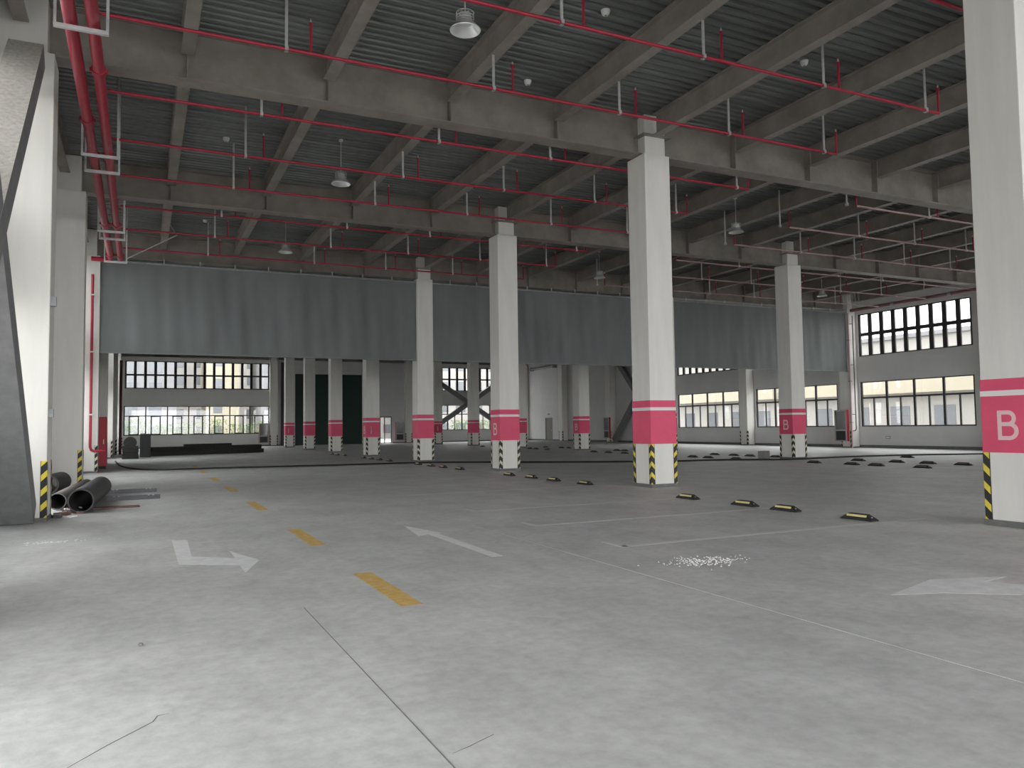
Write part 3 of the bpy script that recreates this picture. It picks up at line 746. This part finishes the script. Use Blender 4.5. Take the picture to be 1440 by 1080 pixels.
# local front faces -y; rz turns it to face its aisle
fire_cab((38.88, 34.45, .4), -math.pi / 2, 'glazed fire cabinet on the right wall column where the curtain ends')
fire_cab((38.88, 61.05, .4), -math.pi / 2, 'glazed fire cabinet low on the column beside the dark right wall brace')
fire_cab((10.85, FAR - .005, .3), 0, 'glazed fire cabinet beside the far left windows')
fire_cab((24.6, FAR - .02, .3), 0, 'glazed fire cabinet on the far wall behind the fourth centre column')
o = MB().box(-.01, .0, -.16, .16, 0, .16).build('wall_outlet', M['grey'], None); o.location = (WALLX - .001, 31.85, .55)
MB().box(-.016, -.01, -.12, .12, .04, .12).build('socket_face', M['plastic'], o)
tag(o, 'small grey wall outlet plate below the right window', 'outlet')
r = thing('exit_sign', 'small dark sign box above the cream wall door', 'sign', (WALLX, 73.9, 2.75))
MB().box(-.05, 0, -.22, .22, 0, .16).build('sign_box', M['grey'], r)
r = thing('roller_housing', 'dark shutter roller box high on the cream wall', 'shutter box', (WALLX - .32, 74.6, 7.9))
MB().tube([(0, -2.6, 0), (0, 2.6, 0)], .16, 14).build('roller', M['grey'], r, smooth=True)
for s in (-2.6, 2.6): MB().box(-.2, .3, s - .05, s + .05, -.2, .2).build('end_plate', M['grey'], r)

# ---------------------------------------------------------------- tubes and scrap by the left columns
o = MB().pipe_shell((-1.02, 17.2, .235), (-.86, 21.6, .235), .235, .205, 32, 14).build('duct_tube', M['duct'], None, smooth=True)
tag(o, 'thick black tube lying with its open end towards the camera', 'tube', 'tubes by the left columns')
o = MB().pipe_shell((-1.5, 18.2, .17), (-1.26, 23.2, .17), .17, .15, 28).build('duct_tube', M['ductgrey'], None, smooth=True)
tag(o, 'grey brown tube lying between the black tubes and the column', 'tube', 'tubes by the left columns')
o = MB().pipe_shell((-2.08, 22.7, .25), (-1.92, 24.3, .25), .25, .205, 28).build('duct_tube', M['duct'], None, smooth=True)
tag(o, 'short black tube lying behind the grey brown tube', 'tube', 'tubes by the left columns')
def channel(loc, rz, L, lab):
    r = thing('steel_channel', lab, 'steel channel', loc, rz, 'steel channels by the tubes')
    MB().prism([(-L / 2, -.09), (L / 2, -.09), (L / 2, .09), (-L / 2, .09)], 0, .012).build('web', M['darkgrey'], r)
    for s in (-.09, .078): MB().box(-L / 2, L / 2, s, s + .012, .012, .09).build('flange', M['darkgrey'], r)
    for s in (-L / 2 + .15, -L / 2 + .24, L / 2 - .15, L / 2 - .24): MB().box(s - .02, s + .02, -.1, .1, .09, .10).build('end_clip', M['galv'], r)
channel((-.18, 22.2, 0), .04, 1.15, 'grey steel channel on the floor, farther of two beside the tubes')
channel((-.12, 19.95, 0), .02, 1.1, 'grey steel channel on the floor, nearer of two beside the tubes')
o = MB().box(-.42, .42, -.12, .12, 0, .03).build('board', M['brown'], None, bevel=.004); o.location = (-.42, 18.0, 0); o.rotation_euler = (0, 0, .05)
tag(o, 'flat rust brown board on the floor beside the black tube', 'board')
mb = MB(); rnd = random.Random(3)
for k in range(26):
    x, y = rnd.uniform(-1.45, -.95), rnd.uniform(16.5, 18.6); s = rnd.uniform(.04, .13); a = rnd.uniform(0, 3.1)
    poly = [(x + s * math.cos(a + t) * rnd.uniform(.5, 1.1), y + 1.3 * s * math.sin(a + t) * rnd.uniform(.6, 1)) for t in (0, 1.1, 2.2, 3.3, 4.4, 5.5)]
    mb.prism(poly, 0, rnd.uniform(.01, .07), rnd.choice((0, 0, 1, 2)))
tag(mb.build('scrap_litter', [M['duct'], M['litter'], M['brown']]), 'scraps and torn bits in front of the tubes', 'litter', kind='stuff')
def chips(lab, x, y, sx, sy, nn, seed, rot=0):
    mb = MB(); rnd = random.Random(seed)
    for k in range(nn):
        a, b = rnd.gauss(0, sx), rnd.gauss(0, sy); s = rnd.uniform(.004, .014)
        cx, cy = x + a * math.cos(rot) - b * math.sin(rot), y + a * math.sin(rot) + b * math.cos(rot)
        mb.prism([(cx + s, cy), (cx, cy + s * 1.4), (cx - s, cy), (cx, cy - s)], 0, .006)
    tag(mb.build('litter', M['litter']), lab, 'litter', kind='stuff')
chips('white crumbs scattered on the floor in the middle of the hall', 5.78, 7.1, .22, .14, 210, 5)
chips('pale scuffed crumbs on the floor by the left brace', -1.12, 12.9, .2, .07, 70, 6)
o = MB().lathe([(0, .02), (.012, .02), (.018, .01), (.012, 0), (0, 0)], 10).build('pebble', M['joint'], None); o.location = (.02, 6.35, 0)
tag(o, 'small dark pebble on the bright floor at lower left', 'pebble')

# black boards stacked far left beyond the curtain
r = thing('mat_stack', 'stack of black rubber mats with a rounded top near the far left', 'mats', (-.5, 49.9, 0))
for k in range(6): MB().box(-.43 + .01 * (k % 2), .43 - .012 * (k % 3), -.4, .4, k * .125 + .004, k * .125 + .118).build('mat', M['rubber'], r, bevel=.02)
mb = MB(); mb.tube([(-.02, -.32, .93), (-.02, .32, .93)], .34, 20); mb.build('rolled_mat', M['rubber'], r, smooth=True)
r = thing('black_board', 'upright black board standing beside the black mat stack', 'board', (.28, 52.6, 0))
MB().box(-.30, .30, -.12, .12, 0, 1.42).build('panel', M['black'], r, bevel=.01)
ang = math.atan2(3.0, 7.0)
def plank(lab, p, q, z0, z1, wd):
    p, q = Vector(p), Vector(q); L = (q - p).length; a = math.atan2(q.y - p.y, q.x - p.x)
    o = MB().box(0, L, -wd / 2, wd / 2, 0, z1 - z0).build('black_plank', M['rubber'], None, bevel=.01); o.location = (p.x, p.y, z0); o.rotation_euler = (0, 0, a)
    tag(o, lab, 'plank', 'black planks beyond the curtain')
plank('long black plank bundle on the floor under the far left windows, bottom one', (.42, 54.4), (7.7, 57.2), 0, .27, .7)
plank('long black plank lying on the bottom bundle, left of the far windows', (.62, 54.5), (7.6, 57.2), .272, .56, .45)
plank('thin black plank on top of the whole pile below the far windows', (2.6, 55.3), (5.6, 56.45), .563, .70, .25)

# detectors
for x, y, lb in ((7.9, 12.2, 'white round smoke detector beside the nearest red pipe'), (2.0, 21.9, 'white smoke detector left of the hanging lamp row, second bay'),
                 (2.1, 30.9, 'white smoke detector over the smoke curtain at left'), (7.9, 16.9 - 1.4, 'white smoke detector close to the first girder'), (13.0, 12.2, 'white smoke detector near the second centre column')):
    detector(x, y, lb)

# ---------------------------------------------------------------- outside
def building(label, x0, x1, y0, y1, h, m, side, nfl, pitch, wwid, band=None, sill=1.0, wh=1.6):
    r = thing('neighbour_building', label, 'building', ((x0 + x1) / 2, (y0 + y1) / 2, -.32)); cx, cy = (x0 + x1) / 2, (y0 + y1) / 2
    MB().box(x0 - cx, x1 - cx, y0 - cy, y1 - cy, 0, h).build('walls', m, r)
    MB().box(x0 - cx - .3, x1 - cx + .3, y0 - cy - .3, y1 - cy + .3, h, h + .35).build('parapet', M['facade3'], r)
    fh = h / nfl
    def win(u, z):
        if side == 'x': MB().box(x0 - cx - .04, x0 - cx + .05, u - cy - wwid / 2, u - cy + wwid / 2, z, z + wh).build('window', M['fwin'], r)
        else: MB().box(u - cx - wwid / 2, u - cx + wwid / 2, y0 - cy - .04, y0 - cy + .05, z, z + wh).build('window', M['fwin'], r)
    a, b = (y0, y1) if side == 'x' else (x0, x1)
    for k in range(nfl):
        u = a + pitch * .6
        while u < b - .5 * pitch: win(u, k * fh + sill); u += pitch
        if k and band:
            if side == 'x': MB().box(x0 - cx - 1.1, x0 - cx, y0 - cy, y1 - cy, k * fh - .25, k * fh + .9).build('balcony', band, r)
            else: MB().box(x0 - cx, x1 - cx, y0 - cy - 1.1, y0 - cy, k * fh - .25, k * fh + .9).build('balcony', band, r)
    return r
building('pale building with balcony seen through the right wall windows', 60, 72, -6, 58, 9.1, M['facade'], 'x', 2, 4.2, 1.9, M['facade2'], 1.0, 2.2)
building('pale grey block behind trees seen through the far left windows', -6, 4.5, 118, 130, 15, M['facade3'], 'y', 5, 3.0, 1.6, None)
building('cream apartment block seen through the middle of the far left windows', 8.5, 13, 120, 132, 17, M['facade2'], 'y', 5, 2.6, 1.2, None)
building('grey apartment block seen through the right part of the far left windows', 15.5, 22, 116, 128, 15, M['facade3'], 'y', 5, 2.6, 1.4, None)
building('pale apartment block seen through the braced far windows', 40, 56, 120, 134, 17, M['facade'], 'y', 5, 3.0, 1.7, None)
building('second pale building farther along outside the right wall windows', 61, 73, 62, 125, 9.3, M['facade'], 'x', 2, 4.2, 1.9, M['facade2'], 1.0, 2.2)
building('long pale block added behind the others to cut sky glare in the far windows', -25, 70, 140, 148, 20, M['facade'], 'y', 7, 4.0, 2.0, None)  # added so the sky between the nearer blocks shows less bright
def hedge(x, y, label, seed, w=3.0, h=1.9):
    rnd = random.Random(seed); r = thing('hedge_bush', label, 'bush', (x, y, -.32), group='bushes outside the far windows')
    mb = MB()
    for k in range(520):
        a = rnd.uniform(0, 6.28); q = rnd.random() ** .5; z = rnd.uniform(.25, h); rr = w / 2 * q * (1 - .35 * abs(z / h - .5))
        c = Vector((rr * math.cos(a), .55 * rr * math.sin(a), z)); s = rnd.uniform(.07, .15)
        e1 = Vector((rnd.uniform(-1, 1), rnd.uniform(-1, 1), rnd.uniform(-1, 1))).normalized(); e2 = e1.cross(Vector((.3, .5, .8))).normalized()
        mb.add([c - e1 * s, c + e2 * s * .5, c + e1 * s, c - e2 * s * .5], [(0, 1, 2, 3)])
    mb.build('foliage', M['leaf'], r)
    mb = MB()
    for k in range(4): mb.tube([(rnd.uniform(-.3, .3), 0, 0), (rnd.uniform(-.9, .9), rnd.uniform(-.2, .2), h * .8)], [.04, .015], 6)
    mb.build('stem', M['bark'], r)
for k in range(9): hedge(-5.5 + k * 2.6, 92 + (k % 2) * 1.4, 'green bush outside the far left windows, %s from the left' % ORD[k + 1], 40 + k, 3.1, 2.6 + .3 * (k % 3))
for k in range(5): hedge(31 + k * 3.2, 94 + (k % 2), 'green bush outside the braced far windows, %s from the left' % ORD[k + 1], 60 + k, 3.4, 2.8)
